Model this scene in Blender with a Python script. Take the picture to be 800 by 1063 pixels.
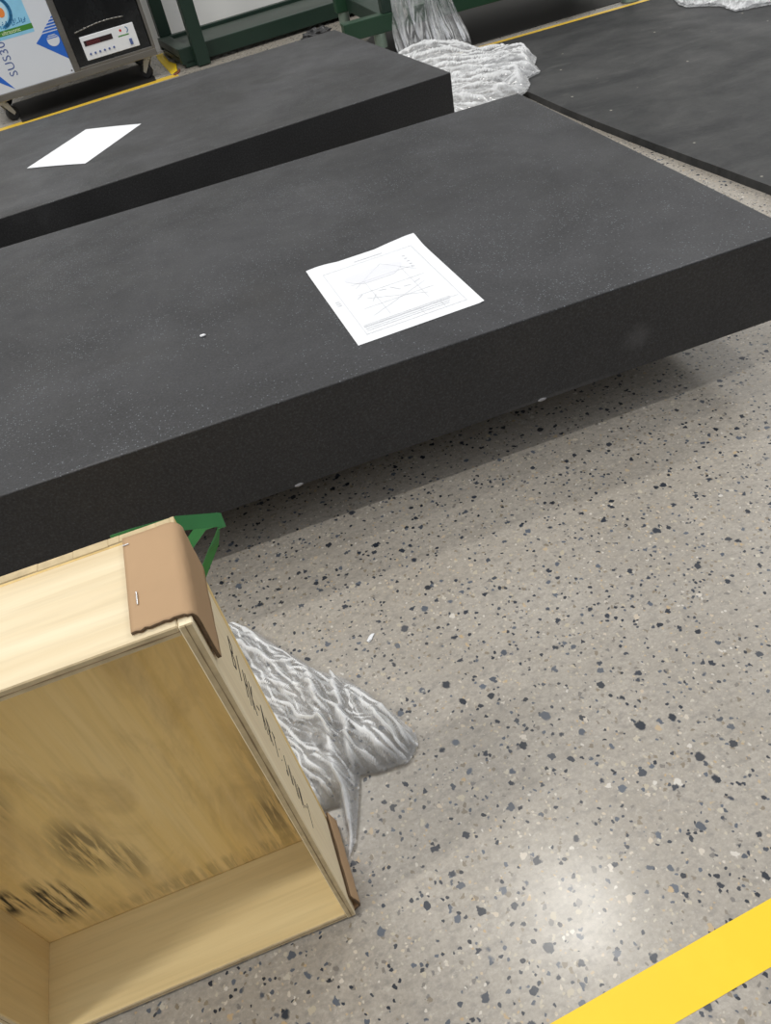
import bpy, bmesh, math, random
from mathutils import Vector, Matrix, noise
S = bpy.context.scene
for o in list(bpy.data.objects): bpy.data.objects.remove(o)
C = S.collection
V = Vector
# ------------------------------------------------------------------ camera
cam_d = bpy.data.cameras.new('camera'); cam = bpy.data.objects.new('camera', cam_d); C.objects.link(cam)
R_ = V((0.9350, -0.3093, -0.1750)); U_ = V((0.3360, 0.6120, 0.7160)); F_ = V((0.1140, 0.7280, -0.6760))
F_.normalize(); R_ = (R_ - F_*R_.dot(F_)).normalized(); U_ = R_.cross(F_)
m = Matrix((R_, U_, -F_)).transposed().to_4x4(); m.translation = V((0, 0, .86))
cam.matrix_world = m
cam_d.sensor_fit = 'VERTICAL'; cam_d.sensor_height = 24.0
cam_d.lens = 24.0*794.2/1063.0
cam_d.clip_start = .02; cam_d.clip_end = 60
S.camera = cam
# ------------------------------------------------------------------ world, lamps, exposure
S.view_settings.view_transform = 'Standard'
S.view_settings.look = 'None'
S.view_settings.gamma = 1.0
S.view_settings.use_curve_mapping = False
S.view_settings.exposure = -0.11
w = bpy.data.worlds.new('world'); S.world = w; w.use_nodes = True
# the hall around: dim machinery along the horizon, bright ceiling above
wn = w.node_tree; bg = wn.nodes['Background']; bg.inputs[1].default_value = 1.0
tc_ = wn.nodes.new('ShaderNodeTexCoord'); sx_ = wn.nodes.new('ShaderNodeSeparateXYZ'); wr = wn.nodes.new('ShaderNodeValToRGB')
wn.links.new(tc_.outputs['Generated'], sx_.inputs[0]); wn.links.new(sx_.outputs['Z'], wr.inputs[0]); wn.links.new(wr.outputs[0], bg.inputs[0])
we = wr.color_ramp.elements; we[0].position = .02; we[0].color = (.13, .13, .135, 1); we[1].position = .55; we[1].color = (.80, .815, .845, 1)
def lamp(name, loc, power, sx=1.2, sy=.35, rot=0.0, col=(1, .97, .91)):
    d = bpy.data.lights.new(name, 'AREA'); d.shape = 'RECTANGLE'; d.size = sx; d.size_y = sy
    d.energy = power; d.color = col
    o = bpy.data.objects.new(name, d); C.objects.link(o); o.location = loc; o.rotation_euler = (0, 0, rot)
lamp('hall_or_fill_lamp', (-2.6, -.20, 5.0), 125, 1.5, .12)
lamp('hall_or_fill_lamp', (.89, 1.75, 5.0), 40, .30, .30)
lamp('hall_or_fill_lamp', (-1.2, 3.3, 5.0), 75, 1.5, .2)  # added fill lamp, set to brighten the white wall
lamp('hall_or_fill_lamp', (5.4, 3.4, 5.0), 130, 1.5, .2)  # added fill lamp, lifts the crate's right side and the floor
# ------------------------------------------------------------------ materials
def mat(name):
    m = bpy.data.materials.new(name); m.use_nodes = True; nt = m.node_tree
    return m, nt, nt.nodes['Principled BSDF']
def N(nt, t, **k):
    n = nt.nodes.new(t)
    for a, b in k.items(): setattr(n, a, b)
    return n
def setin(n, **k):
    for a, b in k.items():
        n.inputs[a.replace('_', ' ')].default_value = b
def coords(nt, which='Object', scale=(1, 1, 1), rot=(0, 0, 0), loc=(0, 0, 0)):
    tc = N(nt, 'ShaderNodeTexCoord'); mp = N(nt, 'ShaderNodeMapping')
    nt.links.new(tc.outputs[which], mp.inputs['Vector'])
    mp.inputs['Scale'].default_value = scale; mp.inputs['Rotation'].default_value = rot; mp.inputs['Location'].default_value = loc
    return mp.outputs[0]
def noi(nt, vec, scale, detail=4, rough=.55, dist=0.0):
    n = N(nt, 'ShaderNodeTexNoise'); nt.links.new(vec, n.inputs['Vector'])
    n.inputs['Scale'].default_value = scale; n.inputs['Detail'].default_value = detail
    n.inputs['Roughness'].default_value = rough; n.inputs['Distortion'].default_value = dist
    return n.outputs['Fac']
def vor(nt, vec, scale, feature='F1', rnd=1.0):
    n = N(nt, 'ShaderNodeTexVoronoi'); n.feature = feature; nt.links.new(vec, n.inputs['Vector'])
    n.inputs['Scale'].default_value = scale; n.inputs['Randomness'].default_value = rnd
    return n
def ramp(nt, fac, stops, interp='LINEAR'):
    r = N(nt, 'ShaderNodeValToRGB'); r.color_ramp.interpolation = interp
    e = r.color_ramp.elements
    while len(e) < len(stops): e.new(.5)
    for i, (p, c) in enumerate(stops):
        e[i].position = p; e[i].color = (c, c, c, 1) if not isinstance(c, tuple) else (*c, 1)
    nt.links.new(fac, r.inputs[0]); return r.outputs[0]
def mixc(nt, fac, a, b, blend='MIX'):
    n = N(nt, 'ShaderNodeMix'); n.data_type = 'RGBA'; n.blend_type = blend
    for s, v in ((0, fac), (6, a), (7, b)):
        if hasattr(v, 'node'): nt.links.new(v, n.inputs[s])
        elif s == 0: n.inputs[0].default_value = v
        else: n.inputs[s].default_value = (*v, 1)
    return n.outputs[2]
def mth(nt, op, a, b=0.0, clamp=False):
    n = N(nt, 'ShaderNodeMath'); n.operation = op; n.use_clamp = clamp
    for i, v in enumerate((a, b)):
        if hasattr(v, 'node'): nt.links.new(v, n.inputs[i])
        else: n.inputs[i].default_value = v
    return n.outputs[0]
def bump(nt, bs, h, strength=.3, dist=.001):
    b = N(nt, 'ShaderNodeBump'); nt.links.new(h, b.inputs['Height'])
    b.inputs['Strength'].default_value = strength; b.inputs['Distance'].default_value = dist
    nt.links.new(b.outputs[0], bs.inputs['Normal'])
def plain(name, col, rough=.5, metal=0.0, var=.12, scale=25, spec=.5):
    m, nt, bs = mat(name); v = coords(nt)
    f = noi(nt, v, scale)
    a = tuple(c*(1-var) for c in col); b = tuple(min(1, c*(1+var)) for c in col)
    nt.links.new(mixc(nt, f, a, b), bs.inputs['Base Color'])
    setin(bs, Roughness=rough, Metallic=metal); bs.inputs['Specular IOR Level'].default_value = spec
    return m

def m_floor():
    m, nt, bs = mat('polished_terrazzo_concrete')
    v = coords(nt)
    # wobble the coordinates so the stones are irregular chips
    wob = N(nt, 'ShaderNodeTexNoise'); nt.links.new(v, wob.inputs['Vector']); wob.inputs['Scale'].default_value = 160; wob.inputs['Detail'].default_value = 2
    vm = N(nt, 'ShaderNodeVectorMath', operation='MULTIPLY_ADD'); nt.links.new(wob.outputs['Color'], vm.inputs[0])
    vm.inputs[1].default_value = (.006, .006, 0); nt.links.new(v, vm.inputs[2]); vw = vm.outputs[0]
    base = ramp(nt, noi(nt, v, 5, 5, .6), [(.3, (.335, .302, .255)), (.7, (.42, .386, .336))])
    base = mixc(nt, ramp(nt, noi(nt, v, 220, 3, .7), [(.35, 0), (.75, .7)]), base, (.24, .22, .19))
    base = mixc(nt, ramp(nt, noi(nt, coords(nt, scale=(1, 1.5, 1), loc=(5, 2, 0)), 75, 3, .65), [(.48, 0), (.70, .7)]), base, (.215, .20, .18))
    base = mixc(nt, ramp(nt, noi(nt, coords(nt, scale=(1, 1.4, 1), loc=(1, 9, 0)), 120, 3, .7), [(.55, 0), (.74, .6)]), base, (.50, .465, .405))
    base = mixc(nt, ramp(nt, noi(nt, coords(nt, loc=(4, 4, 0)), 28, 4, .6), [(.50, 0), (.75, .35)]), base, (.25, .225, .185))
    def stones(vec, scale, keep, size, palette, base, rnd=1.0):
        vo = vor(nt, vec, scale, 'F1', rnd)
        sep = N(nt, 'ShaderNodeSeparateColor'); nt.links.new(vo.outputs['Color'], sep.inputs[0])
        k = mth(nt, 'LESS_THAN', sep.outputs[0], keep)
        sz = mth(nt, 'MULTIPLY_ADD', sep.outputs[1], size*.75); sz.node.inputs[2].default_value = size*.45
        ins = ramp(nt, mth(nt, 'SUBTRACT', vo.outputs['Distance'], sz), [(0.0, 1.0), (.09, 0.0)])
        # distance - size < 0 -> stone
        col = ramp(nt, sep.outputs[2], palette)
        return mixc(nt, mth(nt, 'MULTIPLY', ins, k), base, col)
    vr = coords(nt, scale=(1, 1.0, 1), rot=(0, 0, .5), loc=(3.1, 1.7, 0))
    wv = N(nt, 'ShaderNodeVectorMath', operation='MULTIPLY_ADD'); nt.links.new(wob.outputs['Color'], wv.inputs[0])
    wv.inputs[1].default_value = (.009, .009, 0); nt.links.new(vr, wv.inputs[2])
    light = [(0, (.42, .37, .28)), (.45, (.50, .47, .41)), (.8, (.42, .31, .18)), (1, (.56, .53, .48))]
    tan = [(0, (.20, .17, .13)), (.5, (.27, .22, .15)), (1, (.17, .16, .15))]
    dark = [(0, (.018, .022, .03)), (.5, (.045, .055, .075)), (.85, (.10, .115, .14)), (1, (.03, .033, .04))]
    base = stones(vw, 210, .30, .30, light, base)
    base = stones(wv.outputs[0], 140, .22, .30, tan, base)
    base = stones(vw, 165, .20, .33, dark, base)
    base = stones(wv.outputs[0], 88, .17, .33, dark, base)
    base = stones(vw, 52, .035, .25, dark, base)
    base = stones(wv.outputs[0], 120, .06, .36, light, base)
    # soft dirty patches
    base = mixc(nt, ramp(nt, noi(nt, v, 2.2, 4, .6), [(.5, 0), (.72, .30)]), base, (.22, .20, .165))
    nt.links.new(base, bs.inputs['Base Color'])
    nt.links.new(ramp(nt, noi(nt, v, 6, 4), [(.3, .20), (.75, .30)]), bs.inputs['Roughness'])
    bs.inputs['Specular IOR Level'].default_value = .45
    bump(nt, bs, noi(nt, v, 90, 3), .10, .0006)
    return m
def m_granite(name, dusty, base, spots=()):
    m, nt, bs = mat(name); v = coords(nt)
    f = noi(nt, v, 260, 5, .8)
    col = ramp(nt, f, [(.36, tuple(c*.45 for c in base)), (.54, tuple(c*1.15 for c in base)), (.68, tuple(c*2.6 for c in base))])
    gn = N(nt, 'ShaderNodeNewGeometry'); sn = N(nt, 'ShaderNodeSeparateXYZ'); nt.links.new(gn.outputs['True Normal'], sn.inputs[0])
    settled = ramp(nt, sn.outputs[2], [(.2, .12), (.7, 1)])      # dust and grit lie on the upward face
    fl = vor(nt, v, 300); sep = N(nt, 'ShaderNodeSeparateColor'); nt.links.new(fl.outputs['Color'], sep.inputs[0])
    patch = ramp(nt, noi(nt, v, 5, 4, .65), [(.40, .015), (.68, .34)])
    fk = mth(nt, 'MULTIPLY', mth(nt, 'LESS_THAN', sep.outputs[0], patch), ramp(nt, fl.outputs['Distance'], [(.18, 1), (.4, 0)]))
    col = mixc(nt, mth(nt, 'MULTIPLY', mth(nt, 'MULTIPLY', fk, settled), .8), col, (.17, .19, .21))
    # dust: soft broad smears and finger-wide rubs
    d = ramp(nt, noi(nt, v, 3.2, 5, .62, .6), [(.40, 0), (.75, dusty)])
    col = mixc(nt, mth(nt, 'MULTIPLY', d, settled), col, (.155, .158, .172))
    vs = coords(nt, scale=(1.2, 7, 1), rot=(0, 0, .5))
    d2 = ramp(nt, noi(nt, vs, 3.5, 4, .65), [(.58, 0), (.80, max(0, dusty*2.6-.45))])
    col = mixc(nt, d2, col, (.20, .20, .205))
    if spots:
        g = N(nt, 'ShaderNodeNewGeometry')
        for (p, r, c, a) in spots:
            vs_ = N(nt, 'ShaderNodeVectorMath', operation='SUBTRACT'); tc = coords(nt); nt.links.new(tc, vs_.inputs[0]); vs_.inputs[1].default_value = p
            sc = N(nt, 'ShaderNodeVectorMath', operation='DIVIDE'); nt.links.new(vs_.outputs[0], sc.inputs[0]); sc.inputs[1].default_value = r
            ln = N(nt, 'ShaderNodeVectorMath', operation='LENGTH'); nt.links.new(sc.outputs[0], ln.inputs[0])
            jag = mth(nt, 'ADD', ln.outputs['Value'], mth(nt, 'MULTIPLY', noi(nt, v, 60, 3), .7))
            col = mixc(nt, ramp(nt, jag, [(.5, a), (1.35, 0)]), col, c)
    nt.links.new(col, bs.inputs['Base Color'])
    nt.links.new(ramp(nt, noi(nt, v, 9, 4), [(.3, .42), (.7, .60)]), bs.inputs['Roughness'])
    bs.inputs['Specular IOR Level'].default_value = .5
    bump(nt, bs, f, .12, .0004)
    return m
def m_ply(name, a, b, axis, stain=0):
    # axis: grain direction index
    m, nt, bs = mat(name)
    sc = [26, 26, 26]; sc[axis] = 1.6
    v = coords(nt); vg = coords(nt, scale=tuple(sc))
    g = noi(nt, vg, 1.6, 5, .6, .5)
    col = ramp(nt, g, [(.3, a), (.7, b)])
    sc2 = [130, 130, 130]; sc2[axis] = 5
    col = mixc(nt, ramp(nt, noi(nt, coords(nt, scale=tuple(sc2)), 1.5, 3), [(.45, 0), (.8, .28)]), col, tuple(c*.62 for c in a))
    if stain:
        # brown weathering that runs with the grain, strongest low on the panel
        vs = coords(nt, scale=(9, 1, 2.6)); br = noi(nt, vs, 1.5, 5, .65, .8)
        col = mixc(nt, ramp(nt, br, [(.48, 0), (.78, .55)]), col, (.28, .17, .07))
        # black mould streaks in a few definite places
        vk = coords(nt, scale=(70, 1, 5)); st = noi(nt, vk, 2.0, 4, .65, .3)
        for (px, pz, rx, rz, rot, amt, thr) in ((-.368, .092, .030, .060, .15, 1.0, .46), (-.400, .120, .018, .036, .3, 1.0, .44), (-.345, .085, .020, .05, .3, .8, .52), (-.305, .165, .028, .070, .1, .62, .38), (-.280, .115, .020, .05, .1, .45, .42),
                                           (-.125, .085, .030, .060, 0, .55, .42), (-.36, .29, .05, .05, .3, .55, .40), (-.20, .03, .20, .022, 0, .30, .44), (-.11, .16, .03, .12, 0, .30, .40)):
            su = N(nt, 'ShaderNodeVectorMath', operation='SUBTRACT'); nt.links.new(v, su.inputs[0]); su.inputs[1].default_value = (px, .438, pz)
            di = N(nt, 'ShaderNodeVectorMath', operation='DIVIDE'); nt.links.new(su.outputs[0], di.inputs[0]); di.inputs[1].default_value = (rx, 1, rz)
            ln = N(nt, 'ShaderNodeVectorMath', operation='LENGTH'); nt.links.new(di.outputs[0], ln.inputs[0])
            near = ramp(nt, ln.outputs['Value'], [(.45, 1), (1.1, 0)])
            k = mth(nt, 'MULTIPLY', ramp(nt, st, [(thr, 0), (thr+.12, 1)]), near)
            col = mixc(nt, mth(nt, 'MULTIPLY', k, amt), col, (.035, .030, .022))
    nt.links.new(col, bs.inputs['Base Color'])
    setin(bs, Roughness=.62); bs.inputs['Specular IOR Level'].default_value = .3
    bump(nt, bs, g, .15, .0004)
    return m
def m_film(name, white=.30, amt=1.0, pw=1.3):
    m, nt, bs = mat(name)
    out = nt.nodes['Material Output']
    tr = N(nt, 'ShaderNodeBsdfTransparent'); tr.inputs[0].default_value = (.97, .975, .98, 1)
    tl = N(nt, 'ShaderNodeBsdfTranslucent'); tl.inputs[0].default_value = (.93, .94, .95, 1)
    df = N(nt, 'ShaderNodeBsdfDiffuse'); df.inputs[0].default_value = (.93, .94, .95, 1)
    gl = N(nt, 'ShaderNodeBsdfGlossy'); gl.inputs['Roughness'].default_value = .15
    v = coords(nt)
    lw = N(nt, 'ShaderNodeLayerWeight'); lw.inputs[0].default_value = .35
    ge = N(nt, 'ShaderNodeNewGeometry')
    crease = ramp(nt, ge.outputs['Pointiness'], [(.495, 0), (.535, 1)])
    haze = ramp(nt, noi(nt, v, 22, 5, .65, 1.2), [(.42, 0), (.72, 1)])
    f = mth(nt, 'ADD', mth(nt, 'MULTIPLY', mth(nt, 'POWER', lw.outputs['Facing'], pw), .48*amt), mth(nt, 'MULTIPLY', crease, .60*amt))
    f = mth(nt, 'ADD', f, mth(nt, 'MULTIPLY', haze, white), True)
    f = mth(nt, 'ADD', f, white*.35, True)
    a = N(nt, 'ShaderNodeMixShader'); a.inputs[0].default_value = .12; nt.links.new(df.outputs[0], a.inputs[1]); nt.links.new(tl.outputs[0], a.inputs[2])
    b = N(nt, 'ShaderNodeMixShader'); nt.links.new(f, b.inputs[0]); nt.links.new(tr.outputs[0], b.inputs[1]); nt.links.new(a.outputs[0], b.inputs[2])
    c = N(nt, 'ShaderNodeMixShader')
    fr = N(nt, 'ShaderNodeFresnel'); fr.inputs[0].default_value = 1.45
    nt.links.new(mth(nt, 'MULTIPLY', fr.outputs[0], .8, True), c.inputs[0]); nt.links.new(b.outputs[0], c.inputs[1]); nt.links.new(gl.outputs[0], c.inputs[2])
    nt.links.new(c.outputs[0], out.inputs[0])
    return m
def m_mat():
    m, nt, bs = mat('scuffed_black_rubber'); v = coords(nt)
    col = ramp(nt, noi(nt, v, 120, 4, .7), [(.3, (.016, .017, .018)), (.7, (.032, .033, .035))])
    vs = coords(nt, scale=(1.0, 2.0, 1), rot=(0, 0, .35))
    col = mixc(nt, ramp(nt, noi(nt, vs, 2.4, 7, .68, .7), [(.42, 0), (.72, .6)]), col, (.085, .085, .083))
    col = mixc(nt, ramp(nt, noi(nt, coords(nt, scale=(3, 9, 1), rot=(0, 0, .2)), 3.0, 6, .7, .5), [(.56, 0), (.78, .35)]), col, (.13, .128, .12))
    vo = vor(nt, v, 60); sp = N(nt, 'ShaderNodeSeparateColor'); nt.links.new(vo.outputs['Color'], sp.inputs[0])
    k = mth(nt, 'MULTIPLY', mth(nt, 'LESS_THAN', sp.outputs[0], .008), ramp(nt, vo.outputs['Distance'], [(.15, 1), (.3, 0)]))
    col = mixc(nt, k, col, (.35, .33, .28))
    nt.links.new(col, bs.inputs['Base Color'])
    nt.links.new(ramp(nt, noi(nt, v, 5, 4), [(.3, .38), (.7, .6)]), bs.inputs['Roughness'])
    bs.inputs['Specular IOR Level'].default_value = .3
    bump(nt, bs, noi(nt, v, 40, 4), .25, .001)
    return m
def m_paint_tape(name, col):
    m, nt, bs = mat(name); v = coords(nt)
    c = mixc(nt, ramp(nt, noi(nt, v, 14, 5, .65), [(.45, 0), (.8, .35)]), col, tuple(min(1, x*1.15+.02) for x in col))
    nt.links.new(c, bs.inputs['Base Color']); setin(bs, Roughness=.42)
    bump(nt, bs, noi(nt, v, 120, 2), .08, .0005)
    return m
def m_steel(name, base, rough):
    m, nt, bs = mat(name)
    v = coords(nt, scale=(1, 1, 60)); f = noi(nt, v, 6, 3)
    nt.links.new(mixc(nt, f, tuple(c*.85 for c in base), tuple(c*1.12 for c in base)), bs.inputs['Base Color'])
    nt.links.new(ramp(nt, noi(nt, coords(nt), 8, 4), [(.3, rough*.8), (.7, rough*1.25)]), bs.inputs['Roughness'])
    setin(bs, Metallic=1.0); return m

M = dict(
    floor=m_floor(),
    wall=plain('white_wall_paint', (.86, .86, .84), .7, 0, .03, 4),
    granite=m_granite('dark_granite_plate', .17, (.0180, .0184, .0205), (
        ((.605, .928, .168), (.045, .03, .045), (.16, .16, .165), .20), ((.47, .928, .113), (.20, .02, .010), (.10, .10, .10), .3),
        ((.075, 1.27, .266), (.09, .13, .03), (.020, .019, .019), .55), ((-.17, 1.2, .266), (.18, .05, .03), (.020, .019, .019), .4))),
    granite2=m_granite('dusty_granite_plate', .24, (.021, .0212, .022)),
    chip=plain('pale_chipped_stone', (.26, .26, .27), .8),
    bearer=plain('bearer_timber', (.20, .14, .08), .8),
    mat=m_mat(),
    yellow=m_paint_tape('yellow_floor_tape', (.82, .56, .001)),
    yellow_far=m_paint_tape('worn_yellow_floor_tape', (.72, .47, .04)),
    paper=plain('white_paper', (.76, .775, .795), .75, 0, .015, 8, .2),
    ink=plain('faint_grey_print', (.60, .61, .64), .8, 0, .05),
    pencil=plain('dark_marker_ink', (.025, .02, .018), .7),
    ply_top=m_ply('pale_plywood_face', (.66, .53, .33), (.78, .68, .48), 0),
    ply_side=m_ply('pale_plywood_side', (.78, .65, .43), (.86, .75, .53), 2),
    ply_back=m_ply('stained_plywood', (.80, .57, .215), (.86, .655, .315), 2, 1),
    ply_in=m_ply('clean_plywood_inside', (.68, .53, .27), (.76, .62, .34), 0),
    ply_left=m_ply('clean_plywood_left', (.68, .51, .25), (.76, .60, .32), 2),
    ply_edge=plain('plywood_edge', (.52, .41, .24), .8, 0, .35, 90),
    ply_core=plain('dark_glue_line', (.24, .17, .09), .85, 0, .3, 60),
    card=plain('brown_cardboard', (.42, .275, .155), .75, 0, .08, 18, .3),
    card_edge=plain('torn_cardboard_edge', (.12, .075, .04), .9, 0, .4, 150),
    staple=plain('bright_staple_wire', (.75, .75, .75), .3, 1),
    strap=plain('green_plastic_strap', (.035, .20, .062), .4, 0, .12, 60),
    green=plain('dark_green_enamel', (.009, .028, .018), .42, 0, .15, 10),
    green_lit=plain('green_enamel_lit_copy', (.013, .052, .024), .42, 0, .15, 10),  # lighter copy of the green enamel, lit look put into the colour
    shelf=plain('dusty_green_shelf_sheet', (.050, .066, .054), .5, 0, .25, 6),
    foot=plain('grey_green_foot_cup', (.20, .26, .21), .4, .3),
    steel=m_steel('brushed_stainless', (.30, .29, .27), .36),
    steel_dark=m_steel('dark_polished_stainless', (.075, .08, .085), .26),
    panel=plain('white_film_panel', (.66, .70, .76), .45, 0, .03, 6),
    plate=plain('white_control_plate', (.80, .82, .84), .45, 0, .02),
    blue=plain('bright_blue_print', (.018, .13, .56), .45, 0, .06),
    navy=plain('grey_blue_print', (.085, .13, .32), .5, 0, .06),
    sky=plain('pale_blue_sticker', (.27, .60, .83), .4, 0, .18, 22),
    sky_pale=plain('paler_blue_sticker_patch', (.50, .74, .86), .4, 0, .12, 22),
    teal=plain('deep_blue_sticker_print', (.03, .20, .42), .45, 0, .1),
    banner=plain('green_sticker_banner', (.055, .24, .035), .45, 0, .1),
    cream=plain('cream_print', (.78, .85, .60), .5, 0, .03),
    orange=plain('orange_dot', (.80, .25, .05), .5, 0, .05),
    red=plain('red_dot', (.6, .03, .03), .5),
    display=plain('dark_display_window', (.035, .02, .022), .2),
    digits=plain('dim_red_display_digits', (.17, .022, .025), .4),
    black=plain('black_rubber', (.012, .012, .013), .6),
    zinc=plain('zinc_plated_bracket', (.52, .51, .47), .4, .6),
    dark_scrap=plain('dark_crumpled_wrap', (.03, .03, .032), .4),
    film=m_film('clear_polythene_film', .12, 1.0, 1.8),
    film_far=m_film('milky_polythene_film', .22, .85),
    film_white=m_film('white_polythene_film', .85, 1.0),
)
# ------------------------------------------------------------------ mesh helpers
def mesh(name, bm, material, parent=None, smooth=False, bevel=0, seg=2):
    me = bpy.data.meshes.new(name); bm.normal_update(); bm.to_mesh(me); bm.free()
    o = bpy.data.objects.new(name, me); C.objects.link(o)
    for k in (material if isinstance(material, (list, tuple)) else [material]): me.materials.append(k)
    if smooth:
        for p in me.polygons: p.use_smooth = True
    if bevel:
        b = o.modifiers.new('bevel', 'BEVEL'); b.width = bevel; b.segments = seg; b.limit_method = 'ANGLE'
    if parent: o.parent = parent
    return o
def thing(name, label, cat, loc=(0, 0, 0), rz=0.0, group=None):
    o = bpy.data.objects.new(name, None); o.empty_display_size = .05; C.objects.link(o)
    o.location = loc; o.rotation_euler = (0, 0, rz); o['label'] = label; o['category'] = cat
    if group: o['group'] = group
    return o
def tag(o, label, cat, group=None, kind=None):
    o['label'] = label; o['category'] = cat
    if group: o['group'] = group
    if kind: o['kind'] = kind
    return o
def box(bm, x0, x1, y0, y1, z0, z1, mi=0):
    vs = [bm.verts.new((x, y, z)) for z in (z0, z1) for y in (y0, y1) for x in (x0, x1)]
    for q in ((0, 2, 3, 1), (4, 5, 7, 6), (0, 1, 5, 4), (1, 3, 7, 5), (3, 2, 6, 7), (2, 0, 4, 6)):
        f = bm.faces.new([vs[i] for i in q]); f.material_index = mi
    return vs
def bx(*a):
    bm = bmesh.new(); box(bm, *a); return bm
def cyl(bm, p0, p1, r0, r1=None, seg=20, caps=True):
    p0, p1 = V(p0), V(p1); r1 = r0 if r1 is None else r1
    d = (p1-p0).normalized(); a = d.orthogonal().normalized(); b = d.cross(a)
    A = [bm.verts.new(p0+(a*math.cos(t)+b*math.sin(t))*r0) for t in [2*math.pi*i/seg for i in range(seg)]]
    B = [bm.verts.new(p1+(a*math.cos(t)+b*math.sin(t))*r1) for t in [2*math.pi*i/seg for i in range(seg)]]
    for i in range(seg): bm.faces.new((A[i], A[(i+1) % seg], B[(i+1) % seg], B[i]))
    if caps: bm.faces.new(A[::-1]); bm.faces.new(B)
def prism(bm, pts, to3, d):
    """extrude a 2-D outline: to3(u, v, w) gives the 3-D point, w from 0 to d"""
    A = [bm.verts.new(to3(u, v, 0)) for u, v in pts]; B = [bm.verts.new(to3(u, v, d)) for u, v in pts]
    n = len(pts)
    bm.faces.new(B); bm.faces.new(A[::-1])
    for i in range(n): bm.faces.new((A[i], A[(i+1) % n], B[(i+1) % n], B[i]))
def stroke(bm, pts, to3, wd, d=.0004):
    """a pen stroke: each segment a thin raised quad box"""
    for (a, b) in zip(pts[:-1], pts[1:]):
        a, b = V((*a, 0)), V((*b, 0)); t = (b-a)
        if t.length < 1e-6: continue
        t.normalize(); n = V((-t.y, t.x, 0))*wd*.5; a = a-t*wd*.3; b = b+t*wd*.3
        prism(bm, [((a-n).x, (a-n).y), ((b-n).x, (b-n).y), ((b+n).x, (b+n).y), ((a+n).x, (a+n).y)], to3, d)
def text_bm(body, size, to3, d=.0004, cx=0, cy=0, rot=0.0, extra=1.0):
    cu = bpy.data.curves.new('t', 'FONT'); cu.body = body; cu.size = size; cu.resolution_u = 3
    cu.space_character = extra
    o = bpy.data.objects.new('t', cu); C.objects.link(o)
    dg = bpy.context.evaluated_depsgraph_get(); me = bpy.data.meshes.new_from_object(o.evaluated_get(dg))
    bpy.data.objects.remove(o)
    bm = bmesh.new(); bm.from_mesh(me); bpy.data.meshes.remove(me)
    c, s = math.cos(rot), math.sin(rot)
    for v_ in bm.verts:
        x, y = v_.co.x, v_.co.y
        v_.co = V(to3(cx+x*c-y*s, cy+x*s+y*c, d))
    bpy.data.curves.remove(cu)
    return bm
def inside(x, y, poly):
    r = False; j = len(poly)-1
    for i in range(len(poly)):
        xi, yi = poly[i]; xj, yj = poly[j]
        if (yi > y) != (yj > y) and x < (xj-xi)*(y-yi)/(yj-yi)+xi: r = not r
        j = i
    return r
def edge_dist(x, y, poly):
    b = 1e9; p = V((x, y))
    for i in range(len(poly)):
        a = V(poly[i]); c = V(poly[(i+1) % len(poly)]); ab = c-a
        t = max(0, min(1, (p-a).dot(ab)/max(ab.length_squared, 1e-12)))
        b = min(b, (p-a-ab*t).length)
    return b
def ridge(x, y, s): return 1-abs(noise.noise(V((x, y, s))))*2
def sst(a, b, x):
    t = max(0, min(1, (x-a)/(b-a))); return t*t*(3-2*t)

# ------------------------------------------------------------------ setting: floor, wall
bm = bmesh.new(); box(bm, -3.5, 5.0, -1.5, 5.28, -.05, 0)
o = mesh('floor', bm, M['floor']); o['kind'] = 'structure'
bm = bmesh.new(); box(bm, -3.5, 5.0, 5.28, 5.4, -.05, 3.2)
o = mesh('wall_back', bm, M['wall']); o['kind'] = 'structure'

# ------------------------------------------------------------------ granite plates
ZT, ZB = .2657, .1090
def granite(name, label, loc, rz, w_, d_, material):
    t = thing(name, label, 'surface plate', loc, rz)
    mesh('slab', bx(-w_, 0, 0, d_, ZB, ZT), material, t, bevel=.0028, seg=3)
    for x in (-.30, -w_+.30):
        mesh('bearer', bx(x-.05, x+.05, .22, d_-.06, 0, ZB), M['bearer'], t, bevel=.004)
    return t
g1 = granite('granite_surface_plate', 'nearest thick black granite slab, flecked with dust, carrying the printed drawing sheet', (.8703, .9300, 0), 0, 2.0, .9794, M['granite'])
for q in g1.children:      # keep the material coordinates in floor metres
    if q.name.startswith('slab'):
        q.data.transform(Matrix.Translation((.8703, .93, 0))); q.location = (-.8703, -.93, 0)
rnd = random.Random(3)
for (x, w_) in ((.024, .007), (.437, .0075)):
    bm = bmesh.new(); bmesh.ops.create_icosphere(bm, subdivisions=2, radius=1)
    for v_ in bm.verts:
        k = 1+.3*noise.noise(v_.co*2+V((x*9, 0, 0)))
        v_.co = V((v_.co.x*w_*k, v_.co.y*.0012*k, v_.co.z*.0030*k))
    c = mesh('chip', bm, M['chip'], g1, True); c.location = (x-.8703, -.0002, ZB+.0035); c['label'] = 'pale chipped spot on the bottom edge'
g2 = granite('granite_surface_plate', 'thick dusty black granite slab behind, carrying a blank white sheet', (.823, 2.2405, 0), math.radians(5.3), 2.0, .930, M['granite2'])

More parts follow.
